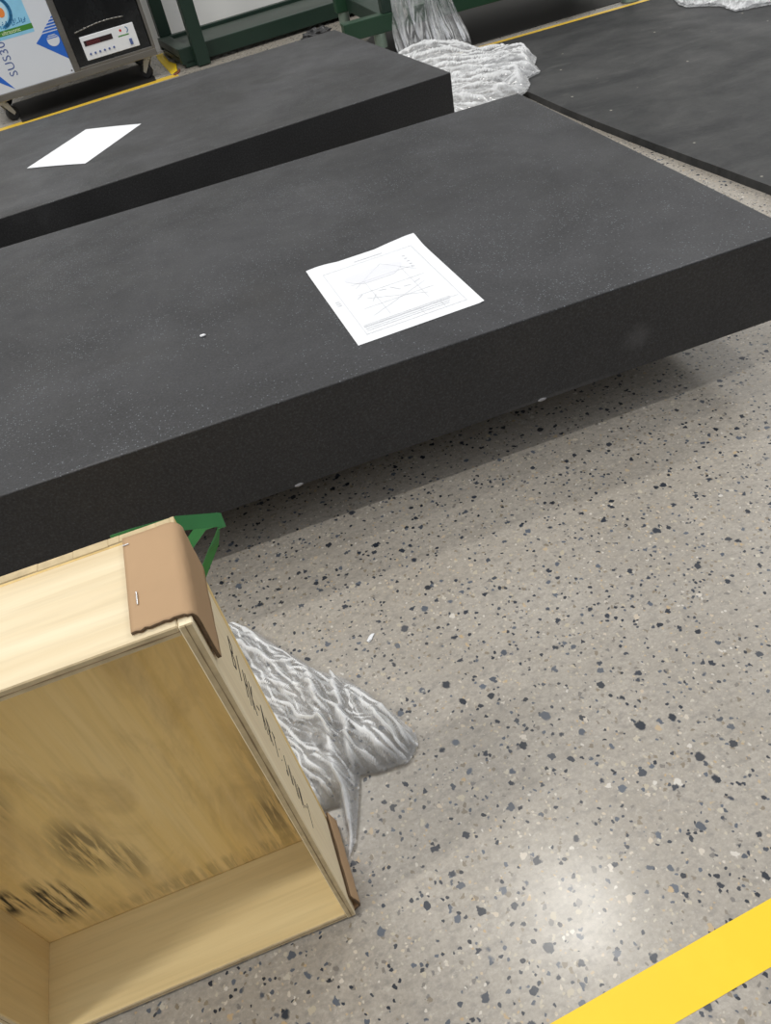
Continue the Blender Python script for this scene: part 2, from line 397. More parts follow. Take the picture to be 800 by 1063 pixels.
# ------------------------------------------------------------------ rubber mat on the right
bm = bmesh.new()
edge = [(1.345, .55), (1.338, 1.0), (1.329, 1.53), (1.318, 1.66), (1.300, 1.85), (1.284, 2.05), (1.270, 2.25), (1.262, 2.45), (1.258, 2.64), (1.262, 3.05), (1.27, 3.378)]
pts = []
for (a, b) in zip(edge[:-1], edge[1:]):
    for k in range(10):
        t = k/10; y = a[1]+(b[1]-a[1])*t; x = a[0]+(b[0]-a[0])*t
        pts.append((x+.0018*noise.noise(V((y*9, 0, 2))), y))
pts += [edge[-1], (3.6, 3.33), (3.6, .55)]
prism(bm, pts[::-1], lambda u, v, w_: (u, v, w_), .021)
tag(mesh('mat_or_shade_sheet', bm, M['mat']), 'wide scuffed black mat lying flat on the floor to the right of the granite slabs', 'mat')

# ------------------------------------------------------------------ floor tapes
def tape(name, a, b, wd, material, label, h=.0006):
    a, b = V((*a, 0)), V((*b, 0)); t = (b-a).normalized(); n = V((-t.y, t.x, 0))*wd*.5
    bm = bmesh.new(); K = 60; rows = []
    for i in range(K+1):
        p = a+(b-a)*i/K; j = .0006*noise.noise(V((i*.7, wd*50, 1)))
        rows.append([(p-n*(1+j*10)), (p+n*(1-j*10))])
    pts = [(r[0].x, r[0].y) for r in rows]+[(r[1].x, r[1].y) for r in rows[::-1]]
    prism(bm, pts, lambda u, v, w_: (u, v, w_), h)
    return tag(mesh(name, bm, material), label, 'tape', 'yellow floor marking tapes')
d = V((math.cos(math.radians(4.4)), math.sin(math.radians(4.4))))
c0 = V((.195, .168))
tape('floor_tape', c0-d*.9, c0+d*1.6, .0475, M['yellow'], 'bright yellow tape stripe on the speckled floor at the bottom right corner')
tape('floor_tape', (1.30, 3.466), (2.75, 3.436), .044, M['yellow_far'], 'thin yellow tape line along the far edge of the black mat')
tape('floor_tape', (-1.0, 4.395), (.205, 4.556), .066, M['yellow_far'], 'yellow tape stripe on the floor in front of the wheeled steel machine')
t = thing('floor_tape', 'short buckled yellow tape turning back to the wall beside the machine', 'tape', (0, 0, 0), 0, 'yellow floor marking tapes')
bm = bmesh.new()
L = [(.152, 5.20), (.150, 5.07), (.162, 4.85), (.172, 4.70), (.178, 4.60)]; Rr = [(.190, 5.20), (.194, 5.10), (.200, 4.93), (.226, 4.78), (.214, 4.62)]
rows = []
for i in range(25):
    f = i/24*4; k = min(3, int(f)); q = f-k
    l = V(L[k]).lerp(V(L[k+1]), q); r = V(Rr[k]).lerp(V(Rr[k+1]), q)
    z = .001+.007*sst(.45, .85, i/24)*(1-.3*sst(.9, 1, i/24))
    rows.append([bm.verts.new((*l.lerp(r, s/6), .0007+z*(s/6)**1.3)) for s in range(7)])
for a, b in zip(rows[:-1], rows[1:]):
    for s in range(6): bm.faces.new((a[s], a[s+1], b[s+1], b[s]))
so = mesh('strip', bm, M['yellow'], t, True); md = so.modifiers.new('thick', 'SOLIDIFY'); md.thickness = .0006; md.offset = 1
bm = bmesh.new(); prism(bm, [(.186, 4.565), (.214, 4.615), (.226, 4.655), (.231, 4.65), (.221, 4.59), (.194, 4.545)], lambda u, v, w_: (u, v, .0005+w_), .004)  # reddish brown piece at the near end of the strip
e_ = mesh('brown_end', bm, plain('reddish_brown_tape_end', (.20, .06, .025), .6), t); e_['label'] = 'reddish brown end'

# ------------------------------------------------------------------ paper sheets
def sheet(name, label, loc, rz, w_, h_, curl, material):
    t = thing(name, label, 'paper', loc, rz)
    bm = bmesh.new(); nx, ny = 24, 32; G = []
    for j in range(ny+1):
        for i in range(nx+1):
            u, v = i/nx, j/ny
            G.append(bm.verts.new((u*w_, v*h_, .0006+curl(u, v))))
    for j in range(ny):
        for i in range(nx):
            a = j*(nx+1)+i; bm.faces.new((G[a], G[a+1], G[a+nx+2], G[a+nx+1]))
    o = mesh('sheet', bm, material, t, True)
    return t, o
curl1 = lambda u, v: .006*math.exp(-((u-1)**2/.02+(v-1)**2/.012))+.003*sst(.93, 1, v)*max(0, math.sin(u*9+.6))+.0012*sst(.95, 1, u)*(1-v)
p1, sh = sheet('drawing_sheet', 'white sheet with a faint printed drawing, lying on the nearest granite slab', (.1779, 1.0071, ZT), .0338, .21, .297, curl1, M['paper'])
bm = bmesh.new(); Z = lambda u, v, w_: (u, v, .0011+curl1(u/.21, v/.297)+w_)
def rect(bm, x0, y0, x1, y1, wd): stroke(bm, [(x0, y0), (x1, y0), (x1, y1), (x0, y1), (x0, y0)], Z, wd, .0001)
rect(bm, .022, .022, .190, .262, .0007)
rr = random.Random(5)
for k in range(4): stroke(bm, [(.026, .032+k*.006), (.026+.12+.03*rr.random(), .032+k*.006)], Z, .0008, .0001)
stroke(bm, [(.025, .046), (.186, .046)], Z, .0006, .0001)
stroke(bm, [(.120, .024), (.120, .046)], Z, .0006, .0001); stroke(bm, [(.155, .024), (.155, .046)], Z, .0006, .0001)
for (a, b, c_, d_) in ((.045, .10, .165, .10), (.05, .07, .16, .125), (.06, .13, .15, .085), (.05, .15, .17, .15), (.075, .06, .075, .19), (.145, .07, .145, .20), (.05, .19, .165, .19), (.055, .175, .12, .235), (.12, .235, .165, .175)):
    stroke(bm, [(a, b), (c_, d_)], Z, .0006, .0001)
for k in range(6): stroke(bm, [(.045+k*.02, .115+rr.random()*.03), (.057+k*.02, .12+rr.random()*.03)], Z, .001, .0001)
for k in range(9): stroke(bm, [(.085+k*.006, .273), (.089+k*.006, .273)], Z, .0022, .0001)
for k in range(3): stroke(bm, [(.010, .150-k*.007), (.017, .150-k*.007)], Z, .0016, .0001)
for k in range(5): stroke(bm, [(.162, .235-k*.012), (.167, .235-k*.012)], Z, .0016, .0001)
mesh('printed_lines', bm, M['ink'], p1)
bm = bmesh.new(); blob = [(.045+.055*(1+math.cos(a)*(.9+.15*math.sin(3*a))), .205+.028*math.sin(a)*(1+.2*math.cos(2*a))) for a in [i*2*math.pi/30 for i in range(30)]]
prism(bm, blob, lambda u, v, w_: (u, v, .0009+w_), .0001)
mesh('printed_shading', bm, plain('pale_grey_print_wash', (.71, .72, .76), .8, 0, .03), p1)
an = math.atan2(-.119, .165)
sheet('paper_sheet', 'blank white sheet lying askew on the farther granite slab', (-.3775, 2.502, ZT), an, .207, .305, lambda u, v: .0008*math.sin(u*3), M['paper'])

# small white bits
def crumb(name, label, loc, sx, sy, sz, rz=0):
    bm = bmesh.new(); bmesh.ops.create_icosphere(bm, subdivisions=3, radius=1)
    for v_ in bm.verts:
        k = 1+.45*noise.noise(v_.co*1.7+V((loc[0]*30, 0, 0)))
        v_.co = V((v_.co.x*sx*k, v_.co.y*sy*k, max(-1, v_.co.z*k)*sz))
    z0 = min(v_.co.z for v_ in bm.verts)
    o = mesh(name, bm, M['paper'], None, True); o.location = (loc[0], loc[1], loc[2]-z0); o.rotation_euler = (0, 0, rz)
    return tag(o, label, 'scrap')
crumb('paper_crumb', 'tiny white crumb lying alone on the nearest granite slab', (-.0398, 1.191, ZT), .0046, .0026, .002, .1)
crumb('paper_scrap', 'small torn white scrap on the speckled floor right of the clear film heap', (.044, .688, 0), .0085, .0028, .0015, .75)

# ------------------------------------------------------------------ plywood crate
crate = thing('plywood_crate', 'open fronted plywood crate standing on edge with brown cardboard corners', 'crate', (0, 0, 0))
X0, X1, Y0, Y1, Z1, T = -.4190, -.0810, .3415, .4475, .5105, .0095
def panel(name, dims, material, lines, label=None):
    """a plywood panel with a pale edge and a dark glue line running along its front edge"""
    bm = bmesh.new(); box(bm, *dims)
    o = mesh(name, bm, [material, M['ply_edge']], crate, bevel=.0009, seg=1)
    for f in o.data.polygons:
        if f.normal.y < -.9 and name != 'back_panel': f.material_index = 1
        if name == 'back_panel' and f.normal.z > .9: f.material_index = 1
    if lines:
        x0, x1, y0, y1, z0, z1 = dims; b2 = bmesh.new(); K = 90
        vert = (z1-z0) > (x1-x0); lo, hi, c_ = (z0, z1, (x0+x1)/2) if vert else (x0, x1, (z0+z1)/2)
        up, dn = [], []
        for i in range(K+1):
            a_ = lo+(hi-lo)*i/K; wd = .00012+.0006*max(0, .35+noise.noise(V((a_*45, lo*9, c_*7)))); cc = c_+.0007*noise.noise(V((a_*12, 3, c_*5)))
            up.append((a_, cc+wd)); dn.append((a_, cc-wd))
        prism(b2, dn+up[::-1], (lambda u, v, w_: (v, y0-.00025+w_, u)) if vert else (lambda u, v, w_: (u, y0-.00025+w_, v)), .0006)
        bmesh.ops.recalc_face_normals(b2, faces=b2.faces)
        mesh('glue_line', b2, M['ply_core'], o)
    if label: o['label'] = label
    return o
bot = panel('bottom_panel', (X0, X1-T, Y0+.0005, Y1-T, .005, .0145), M['ply_in'], True, 'clean pale bottom board')
rt = panel('side_panel', (X1-T, X1, Y0, Y1-T, .005, Z1-.0006), M['ply_side'], True, 'right side board with handwriting')
lf = panel('side_panel', (X0, X0+T, Y0+.0004, Y1-T, .0146, Z1-T), M['ply_left'], True, 'left side board')
tp = panel('top_panel', (X0, X1-T-.0002, Y0+.0008, Y1-T, Z1-T, Z1), M['ply_top'], True, 'pale top board')
bk = panel('back_panel', (X0, X1, Y1-T, Y1, .005, Z1+.0004), M['ply_back'], False, 'brown stained back board with black streaks')
# rough splintered lip along the back board's top edge
bm = bmesh.new(); rn = random.Random(8); x = X0
while x < X1-.002:
    l = .006+.022*rn.random(); xe = min(X1, x+l)
    box(bm, x, xe, Y1-T+.0008+.0012*rn.random(), Y1-.0006, Z1, Z1+.0008+.0007*rn.random()); x = xe
mesh('splintered_edge', bm, M['ply_edge'], bk, bevel=.0003, seg=1)
# cardboard corner guards
def guard(name, prof, y0, y1, th, label):
    """profile (x, z) swept along y with thickness; inner side follows the crate"""
    bm = bmesh.new(); K = 24; n = len(prof); nr = []
    for i in range(n):
        a = V(prof[max(0, i-1)]); b = V(prof[min(n-1, i+1)]); tt = (b-a).normalized(); nr.append(V((-tt.y, tt.x)))
    rings = []
    for j in range(K+1):
        y = y0+(y1-y0)*j/K; ring = []
        wob = .0016*noise.noise(V((j*.8, n, 3.3)))
        for s in (0, 1):
            for i in range(n):
                p = V(prof[i])+nr[i]*(th*s+.0004*noise.noise(V((i*.6, j*.35, s))))
                yy = y+(.0022*noise.noise(V((i*.9, 7.1, 2))) if j == 0 else 0)+(wob if j in (0, K) else 0)
                ring.append(bm.verts.new((p.x, yy, p.y)))
        rings.append(ring)
    for a, b in zip(rings[:-1], rings[1:]):
        for i in range(n-1):
            bm.faces.new((a[i], b[i], b[i+1], a[i+1])); bm.faces.new((a[n+i], a[n+i+1], b[n+i+1], b[n+i]))
        bm.faces.new((a[0], a[n], b[n], b[0])).material_index = 1
        bm.faces.new((a[n-1], b[n-1], b[2*n-1], a[2*n-1])).material_index = 1
    for r in (rings[0], rings[-1]):
        for i in range(n-1):
            f = bm.faces.new((r[i], r[i+1], r[n+i+1], r[n+i])); f.material_index = 1
    bmesh.ops.recalc_face_normals(bm, faces=bm.faces)
    o = mesh(name, bm, [M['card'], M['card_edge']], crate, True); o['label'] = label
    return o
arc = [(X1-.0052+.0062*math.sin(a), Z1+.0008-.0062+.0062*math.cos(a)) for a in [i*math.pi/2/8 for i in range(9)]]
prof = [(-.1185+(.1185-.088)*i/10, Z1+.0008) for i in range(10)]+arc+[(X1+.0010+.0004*(i/8)**2, Z1-.0056-.043*i/8) for i in range(1, 9)]
gd = guard('corner_guard', prof, Y0+.0055, Y1-T+.0005, .0026, 'folded cardboard guard on the top corner')
prof2 = [(X1+.0008, .036), (X1+.0016, .030), (X1+.0032, .023), (X1+.0048, .016), (X1+.0056, .010), (X1+.0050, .006), (X1+.0030, .0034), (X1-.001, .0024), (X1-.006, .0022), (X1-.05, .0022)]
prof2 = [(a, max(b, .0005)) for a, b in prof2]
gb = guard('corner_guard', prof2[::-1], Y0+.0065, Y1-.001, -.0026, 'folded cardboard guard on the bottom corner')
bm = bmesh.new(); box(bm, -.1128, -.1118, .369, .381, Z1+.0036, Z1+.0046)
st = mesh('staple', bm, M['staple'], gd, bevel=.0003); st['label'] = 'small metal staple'
bm = bmesh.new(); box(bm, -.1185, -.1140, .430, .431, Z1+.0036, Z1+.0044)
mesh('staple', bm, M['staple'], gd, bevel=.0003)['label'] = 'small metal staple'
# green strap
def ribbon(name, path, wdirs, wd, th, material, parent):
    bm = bmesh.new(); R = []
    P = [V(p) for p in path]; W = [V(q).normalized() for q in wdirs]
    for i in range(len(P)-1):
        for k in range(8):
            t = k/8; p = P[i].lerp(P[i+1], t); q = W[i].lerp(W[i+1], t).normalized()
            R.append([bm.verts.new(p-q*wd*.5), bm.verts.new(p+q*wd*.5)])
    R.append([bm.verts.new(P[-1]-W[-1]*wd*.5), bm.verts.new(P[-1]+W[-1]*wd*.5)])
    for a, b in zip(R[:-1], R[1:]): bm.faces.new((a[0], a[1], b[1], b[0]))
    o = mesh(name, bm, material, parent); md = o.modifiers.new('thick', 'SOLIDIFY'); md.thickness = th; md.offset = 0
    return o
UP = (0, .45, .9)
sp = ribbon('strap', [(-.1292, .4520, .5023), (-.116, .4560, .4990), (-.085, .478, .4790), (-.0580, .5000, .4510), (-.0560, .5020, .4480), (-.0600, .5060, .4440), (-.0750, .5080, .4160), (-.0980, .5060, .3850), (-.115, .48, .36), (-.12, .4490, .345)],
            [UP, UP, UP, UP, UP, (.45, .3, .85), (.95, 0, .35), (.95, 0, .35), (.95, 0, .35), (.95, 0, .35)], .0125, .0008, M['strap'], crate)
sp['label'] = 'green plastic strap looped at the back corner'
ribbon('strap', [(-.0590, .5030, .4500), (-.074, .515, .440), (-.0950, .520, .418), (-.115, .49, .39), (-.125, .4490, .38)],
       [(0, .5, .85)]*5, .011, .0008, M['strap'], crate)['label'] = 'green plastic strap, inner end of the loop'
# handwriting down the right side board: letters lie on their side, tops towards the back
GL = {
 'B': [[(.0, 0), (.0, 1)], [(0, 1), (.55, .85), (.45, .55), (0, .5)], [(0, .5), (.65, .35), (.55, .05), (0, 0)]],
 'I': [[(.2, 0), (.25, 1)]],
 'H': [[(0, 0), (.05, .95)], [(.6, -.1), (.6, 1)], [(0, .5), (.62, .5)]],
 'K': [[(0, 0), (.05, 1)], [(.65, 1), (.05, .42), (.7, 0)]],
 '-': [[(0, .45), (.6, .5)]],
 'A': [[(0, 0), (.3, 1), (.65, 0)], [(.12, .4), (.55, .4)]],
 'R': [[(0, 0), (0, 1), (.55, .8), (.5, .55), (0, .5), (.6, 0)]],
 'T': [[(0, 1), (.7, .95)], [(.33, 1), (.3, 0)]],
 'V': [[(0, 1), (.3, 0), (.6, 1)]],
 ':': [[(.25, .22), (.33, .25)], [(.25, .72), (.33, .75)]],
 'J': [[(.5, 1), (.5, .15), (.25, 0), (.05, .2)]],
 'O': [[(.3, 1), (.03, .6), (.15, .08), (.45, .1), (.6, .6), (.3, 1)]],
 'U': [[(0, 1), (.05, .15), (.3, 0), (.55, .2), (.55, 1)]],
 'N': [[(0, 0), (0, 1), (.55, 0), (.55, 1)]],
 'G': [[(.6, .85), (.25, 1), (0, .5), (.2, .03), (.55, .15), (.58, .45), (.35, .45)]],
 '1': [[(.0, .75), (.25, 1), (.25, -.25)]],
}
bm = bmesh.new(); txt = 'BIHK-ART:JOUN-1'; rn = random.Random(2)
for i, ch in enumerate(txt):
    f = i/(len(txt)-1)
    zt = .402-.222*f; yb = .3865-.022*f; hh = (.026-.006*f)*(1.15 if ch in 'HKA' else 1); wd_ = .0128-.002*f
    yb += .003*rn.uniform(-1, 1)
    if ch == 'B': hh = .030
    for pl in GL[ch]:
        stroke(bm, [(p[0]*wd_, p[1]*hh) for p in pl], lambda u, v, w_, zt=zt, yb=yb: (X1+.00005+w_, yb+v, zt-u), .00125*(1-.35*f), .0003)
mesh('handwriting', bm, M['pencil'], rt)['label'] = 'dark handwritten letters'

# ------------------------------------------------------------------ clear film heap beside the crate
def film_heap(name, poly, step, hfun, material, label, cat='plastic film', layers=2, z0=.002, edge=.02):
    xs = [p[0] for p in poly]; ys = [p[1] for p in poly]
    bm = bmesh.new()
    for L_ in range(layers):
        idx = {}
        nx = int((max(xs)-min(xs))/step)+2; ny = int((max(ys)-min(ys))/step)+2
        for j in range(ny):
            for i in range(nx):
                x = min(xs)+i*step; y = min(ys)+j*step
                wx = x+.006*noise.noise(V((x*40, y*40, 9+L_))); wy = y+.006*noise.noise(V((x*40, y*40, 19+L_)))
                if inside(wx, wy, poly):
                    e = sst(0, edge, edge_dist(wx, wy, poly))
                    z = z0+L_*-.0+hfun(x, y, L_)*(.12+.88*e)
                    if L_: z *= .55
                    idx[i, j] = bm.verts.new((wx, wy, max(z0, z)))
        for (i, j), a in idx.items():
            q = [idx.get((i+1, j)), idx.get((i+1, j+1)), idx.get((i, j+1))]
            if all(q): bm.faces.new((a, *q))
            elif q[0] and q[1]: bm.faces.new((a, q[0], q[1]))
            elif q[1] and q[2]: bm.faces.new((a, q[1], q[2]))
            elif q[0] and q[2]: bm.faces.new((a, q[0], q[2]))
    lone = [v_ for v_ in bm.verts if not v_.link_faces]
    bmesh.ops.delete(bm, geom=lone, context='VERTS')
    if name is None: return bm
    o = mesh(name, bm, material, None, True)
    return tag(o, label, cat)
def folds(x, y, ang, sx, sy, seed):
    c, s = math.cos(ang), math.sin(ang); u, v = x*c+y*s, -x*s+y*c
    u += .02*noise.noise(V((x*9, y*9, seed+3)))
    return max(0, ridge(u*sx, v*sy, seed))
def seg_bump(x, y, a, b, r):
    p = V((x, y)); a, b = V(a), V(b); ab = b-a; t = max(0, min(1, (p-a).dot(ab)/ab.length_squared))
    return math.exp(-((p-a-ab*t).length/r)**2)
def facets(x, y, ang, sx, sy, seed):
    c, s = math.cos(ang), math.sin(ang); u, v = (x*c+y*s)*sx, (-x*s+y*c)*sy
    d = noise.voronoi(V((u+.25*noise.noise(V((x*14, y*14, seed))), v, seed)))[0]
    return min(1, (d[1]-d[0])*1.3), d[0]
def h_near(x, y, L_):
    s = 20*L_
    a1, b1 = facets(x, y, -.98, 4.5, 32, 1.5+s); a2, b2 = facets(x, y, -1.2, 9, 78, 5.5+s)
    a3 = facets(x, y, -.75, 16, 120, 8.5+s)[0]
    h = .004+.022*(1-a1)**1.6+.011*(1-a2)**1.6+.0035*(1-a3)**1.5+.010*folds(x, y, -.98, 4, 15, 3+s)**2
    h += .026*seg_bump(x, y, (-.052, .62), (-.056, .44), .009)+.020*seg_bump(x, y, (-.022, .63), (-.036, .46), .006)
    h += .026*math.exp(-((x-.018)**2+(y-.535)**2)/.024**2)+.014*seg_bump(x, y, (.046, .525), (-.01, .60), .006)
    h += .016*seg_bump(x, y, (-.13, .77), (-.06, .62), .04)
    return max(0, h*.8)
near_poly = [(-.0715, .402), (-.058, .418), (-.048, .442), (-.030, .492), (-.010, .487), (.030, .484), (.050, .502), (.052, .520), (.034, .560), (.013, .602), (-.012, .640), (-.042, .668), (-.075, .718), (-.108, .770), (-.135, .800), (-.165, .79), (-.175, .73), (-.155, .65), (-.135, .57), (-.118, .50), (-.095, .468), (-.0665, .466), (-.0668, .43)]
film_heap('plastic_film', near_poly, .0017, h_near, M['film'], 'crumpled clear plastic film on the floor beside the plywood crate', layers=2)

# ------------------------------------------------------------------ wheeled steel machine at the back left
mt = thing('ultrasonic_cleaner', 'wheeled stainless steel machine with control plate and white side panel', 'machine', (.145, 4.62, 0), math.radians(8.5))
# local: x runs right (0 at the right end), y back, z up; L(u, z) with u measured leftwards from the right end
def bu(u0, u1, y0, y1, z0, z1): return bx(-u1, -u0, y0, y1, z0, z1)
fr = bmesh.new()
for a in ((0, .855, 0, .50, .097, .127), (0, .855, 0, .50, .80, .83), (0, .016, 0, .50, .127, .80), (.839, .855, 0, .50, .127, .80), (.391, .421, 0, .03, .127, .80), (.016, .839, .47, .50, .127, .80)):
    box(fr, -a[1], -a[0], *a[2:])
mesh('frame', fr, M['steel'], mt, bevel=.002)
mesh('bottom_plate', bu(.0165, .8385, .003, .4695, .112, .118), M['steel'], mt)
mesh('top_plate', bu(-.005, .86, -.005, .505, .83, .842), M['steel'], mt, bevel=.003)
door = mesh('door', bu(.018, .389, .004, .030, .132, .798), M['steel_dark'], mt, bevel=.003)
mesh('kick_strip', bu(.0165, .3895, -.001, .006, .1275, .139), M['steel'], door, bevel=.001)
W3 = lambda u, v, w_: (-u, -w_, v)
def P3(y): return lambda u, v, w_: (-u, y-w_, v)
hb = bmesh.new(); hp = [V((-(.351-.243*i/12), -.006, .281+.016*math.sin(i/12*math.pi*.75))) for i in range(13)]
for a, b in zip(hp[:-1], hp[1:]): cyl(hb, a, b, .0028, seg=8)
for q in (hp[0], hp[-1]): cyl(hb, q, q+V((0, .012, 0)), .0028, seg=8)
mesh('handle', hb, M['steel'], door, True)['label'] = 'thin arched steel handle'
cp = mesh('control_plate', bu(.0705, .3415, -.004, .004, .1575, .2585), M['plate'], mt, bevel=.002); cp['label'] = 'white control plate'
bm = bmesh.new(); prism(bm, [(.329, .2165), (.187, .2165), (.187, .239), (.329, .239)], P3(-.004), .0012); dsp = mesh('display', bm, M['display'], cp)
bm = bmesh.new()
for k in range(4):
    u0 = .315-k*.017
    for (a, b, c_, d_) in ((0, 0, .011, 0), (0, .007, .011, .007), (0, .014, .011, .014), (0, 0, 0, .014), (.011, 0, .011, .014)):
        stroke(bm, [(u0-a, .2205+b), (u0-c_, .2205+d_)], P3(-.0052), .0024, .0003)
mesh('digits', bm, M['digits'], dsp)['label'] = 'dim red digits'
for k in range(6):
    bm = bmesh.new(); u0 = .316-k*.0238; cyl(bm, (-u0, -.004, .1815), (-u0, -.0075, .1815), .0052, .0045, 14)
    mesh('button', bm, M['navy'], cp, False)
bm = bmesh.new(); prism(bm, [(.114, .171), (.100, .171), (.100, .197), (.114, .197)], P3(-.004), .004); mesh('rocker_switch', bm, M['navy'], cp, bevel=.001)
bm = bmesh.new(); cyl(bm, (-.141, -.0038, .2395), (-.141, -.0048, .2395), .0058, seg=16); mesh('logo_dot', bm, M['red'], cp)
bm = bmesh.new(); stroke(bm, [(.128+.012*math.cos(a)-.008, .237+.012*math.sin(a)) for a in [(-1.2+i*.3) for i in range(9)]][::-1], lambda u, v, w_: (-.240+u+.003, -.004-w_, v), .004, .0006)
mesh('logo_arc', bm, M['teal'], cp)
bm = bmesh.new(); prism(bm, [(.160, .2145), (.106, .2145), (.106, .2195), (.160, .2195)], P3(-.004), .0005); mesh('logo_bar', bm, M['banner'], cp)
# white side panel with prints
wp = mesh('white_panel', bu(.422, .838, .003, .012, .1275, .799), M['panel'], mt, bevel=.001); wp['label'] = 'white printed panel'
PY = P3(.003)
rh = bmesh.new(); prism(rh, [(.540, .283), (.4225, .189), (.4225, .312), (.497, .312)], PY, .0005)
for k in range(5):
    za = .3165+k*.0115; f = (za-.283)/(.372-.283)
    if f < 1:
        ua = .540-(.540-.4225)*f; zb = min(.372, za+.0072); f2 = (zb-.283)/(.372-.283); ub = .540-(.540-.4225)*f2
        prism(rh, [(ua, za), (.4225, za), (.4225, zb), (max(ub, .4226), zb)], PY, .0005)
mesh('blue_emblem', rh, M['blue'], wp)
el = bmesh.new(); prism(el, [(.4585+.029*math.cos(a), .2785+.026*math.sin(a)) for a in [i*2*math.pi/28 for i in range(28)]][::-1], P3(.0024), .0005)
mesh('emblem_oval', el, M['panel'], wp)
es = bmesh.new()
for k in range(3): prism(es, [(.484-.002*k, .286+k*.0075), (.434+.002*k, .286+k*.0075), (.434+.002*k, .2895+k*.0075), (.484-.002*k, .2895+k*.0075)], P3(.0018), .0004)
mesh('emblem_stripes', es, M['blue'], wp)
bm = bmesh.new(); prism(bm, [(.762, .205), (.716, .1325), (.772, .176), (.80, .20), (.80, .25)], PY, .0005); mesh('blue_swoosh', bm, M['blue'], wp)
bm = text_bm('SUS304', .0535, lambda x, y, w_: (-(.676+y), .003-w_, .183+x), .0005, extra=1.06)
mesh('panel_lettering', bm, M['navy'], wp)
bm = bmesh.new(); prism(bm, [(.835, .331), (.524, .331), (.524, .52), (.835, .52)], PY, .0004); stk = mesh('sticker', bm, M['sky'], wp); stk['label'] = 'pale blue printed sticker'
bm = bmesh.new(); prism(bm, [(.835, .345), (.523, .345), (.523, .366), (.835, .366)], P3(.0026), .0004); mesh('banner', bm, M['banner'], stk)
bm = text_bm('hor ultrasonic', .0225, lambda x, y, w_: (x-.708, .0026-w_, .3485+y), .0006)
mesh('banner_lettering', bm, M['cream'], stk)
bm = bmesh.new(); prism(bm, [(.655+.050*math.cos(a), .440+.055*math.sin(a)) for a in [i*2*math.pi/36 for i in range(36)]][::-1], P3(.0026), .0003); mesh('logo_disc', bm, M['sky_pale'], stk)
bm = bmesh.new(); stroke(bm, [(.650-.058*math.cos(a), .437+.060*math.sin(a)) for a in [(-1.45+i*.15) for i in range(21)]], P3(.0022), .014, .0004); mesh('logo_arc', bm, M['teal'], stk)
bm = bmesh.new(); prism(bm, [(.634+.017*math.cos(a), .434+.020*math.sin(a)) for a in [i*2*math.pi/24 for i in range(24)]][::-1], P3(.0021), .0004); mesh('logo_dot', bm, M['orange'], stk)
bm = bmesh.new(); rn = random.Random(11)
for k in range(6):
    u0 = .690-k*.0255
    for q in range(6):
        a = (u0-rn.random()*.020, .374+rn.random()*.022)
        b = (a[0]-.012, a[1]+.003) if q % 2 else (a[0]-.002, a[1]+.012)
        stroke(bm, [a, (max(b[0], u0-.021), min(b[1], .398))], P3(.0026), .0032, .0004)
mesh('sticker_characters', bm, M['teal'], stk)
bm = bmesh.new(); cyl(bm, (-.432, .004, .139), (-.432, .0015, .139), .0035, seg=12); mesh('screw', bm, M['black'], wp)
def caster(u, y, rz):
    c_ = bpy.data.objects.new('caster', None); C.objects.link(c_); c_.parent = mt; c_.location = (-u, y, 0); c_.rotation_euler = (0, 0, rz); c_.empty_display_size = .03
    bm = bmesh.new(); box(bm, -.030, .030, -.026, .026, .091, .0965); cyl(bm, (0, 0, .080), (0, 0, .091), .018, seg=18)
    for s in (-1, 1):
        prism(bm, [(-.018, .084), (.016, .084), (.036, .034), (.024, .024), (.004, .050)], lambda p, q, w_, s=s: (p, s*.0145+s*w_*1.0, q), .0025)
    bmesh.ops.recalc_face_normals(bm, faces=bm.faces)
    mesh('fork', bm, M['zinc'], c_, bevel=.0008)
    bm = bmesh.new(); cyl(bm, (.026, -.0125, .032), (.026, .0125, .032), .032, seg=28); mesh('wheel', bm, M['black'], c_, bevel=.005)
for (u, y, r) in ((.052, .045, 2.5), (.800, .045, .45), (.05, .44, .3), (.80, .44, .3)): caster(u, y, r)

bm = bmesh.new(); prism(bm, [(-.755, -.052), (-.06, -.052), (-.045, .05), (-.03, .46), (-.755, .46)], lambda u, v, w_: (u, v, w_), .0009)  # added near-black sheet, paints the deep shade below the machine
o = mesh('mat_or_shade_sheet', bm, bpy.data.materials['painted_floor_shade'] if 'painted_floor_shade' in bpy.data.materials else plain('painted_floor_shade', (.014, .0125, .011), .6, 0, .3, 6))
o.location = (.145, 4.62, 0); o.rotation_euler = (0, 0, math.radians(8.5)); tag(o, 'added dark sheet imitating the floor shade underneath the wheeled steel machine', 'mat')

# ------------------------------------------------------------------ green steel table against the wall
t1 = thing('steel_stand', 'dark green steel stand with a low shelf against the white wall', 'stand', (.355, 4.58, 0), math.radians(7.5))
def legpost(parent, x0, x1, y0, y1, z0, z1, material=None):
    return mesh('leg', bx(x0, x1, y0, y1, z0, z1), material or M['green'], parent, bevel=.003)
legpost(t1, -.032, .036, -.002, .060, .004, .80)
legpost(t1, -.082, -.014, .545, .605, .088, .80)
legpost(t1, 1.10, 1.165, -.002, .060, .004, .80)
legpost(t1, 1.10, 1.165, .545, .605, .088, .80)
for (x0, x1) in ((-.082, -.022), (1.105, 1.16)): mesh('base_rail', bx(x0, x1, .0605, .60, .002, .032), M['green'], t1, bevel=.003)
mesh('shelf_beam', bx(-.098, 1.22, .0605, .100, .018, .0915), M['green'], t1, bevel=.003)
mesh('shelf_beam', bx(-.098, 1.22, .520, .560, .033, .0885), M['green'], t1, bevel=.003)
for (x0, x1) in ((-.098, -.034), (1.10, 1.165)): mesh('cross_beam', bx(x0, x1, .1005, .5195, .050, .0885), M['shelf'] if x0 < 0 else M['green'], t1, bevel=.003)
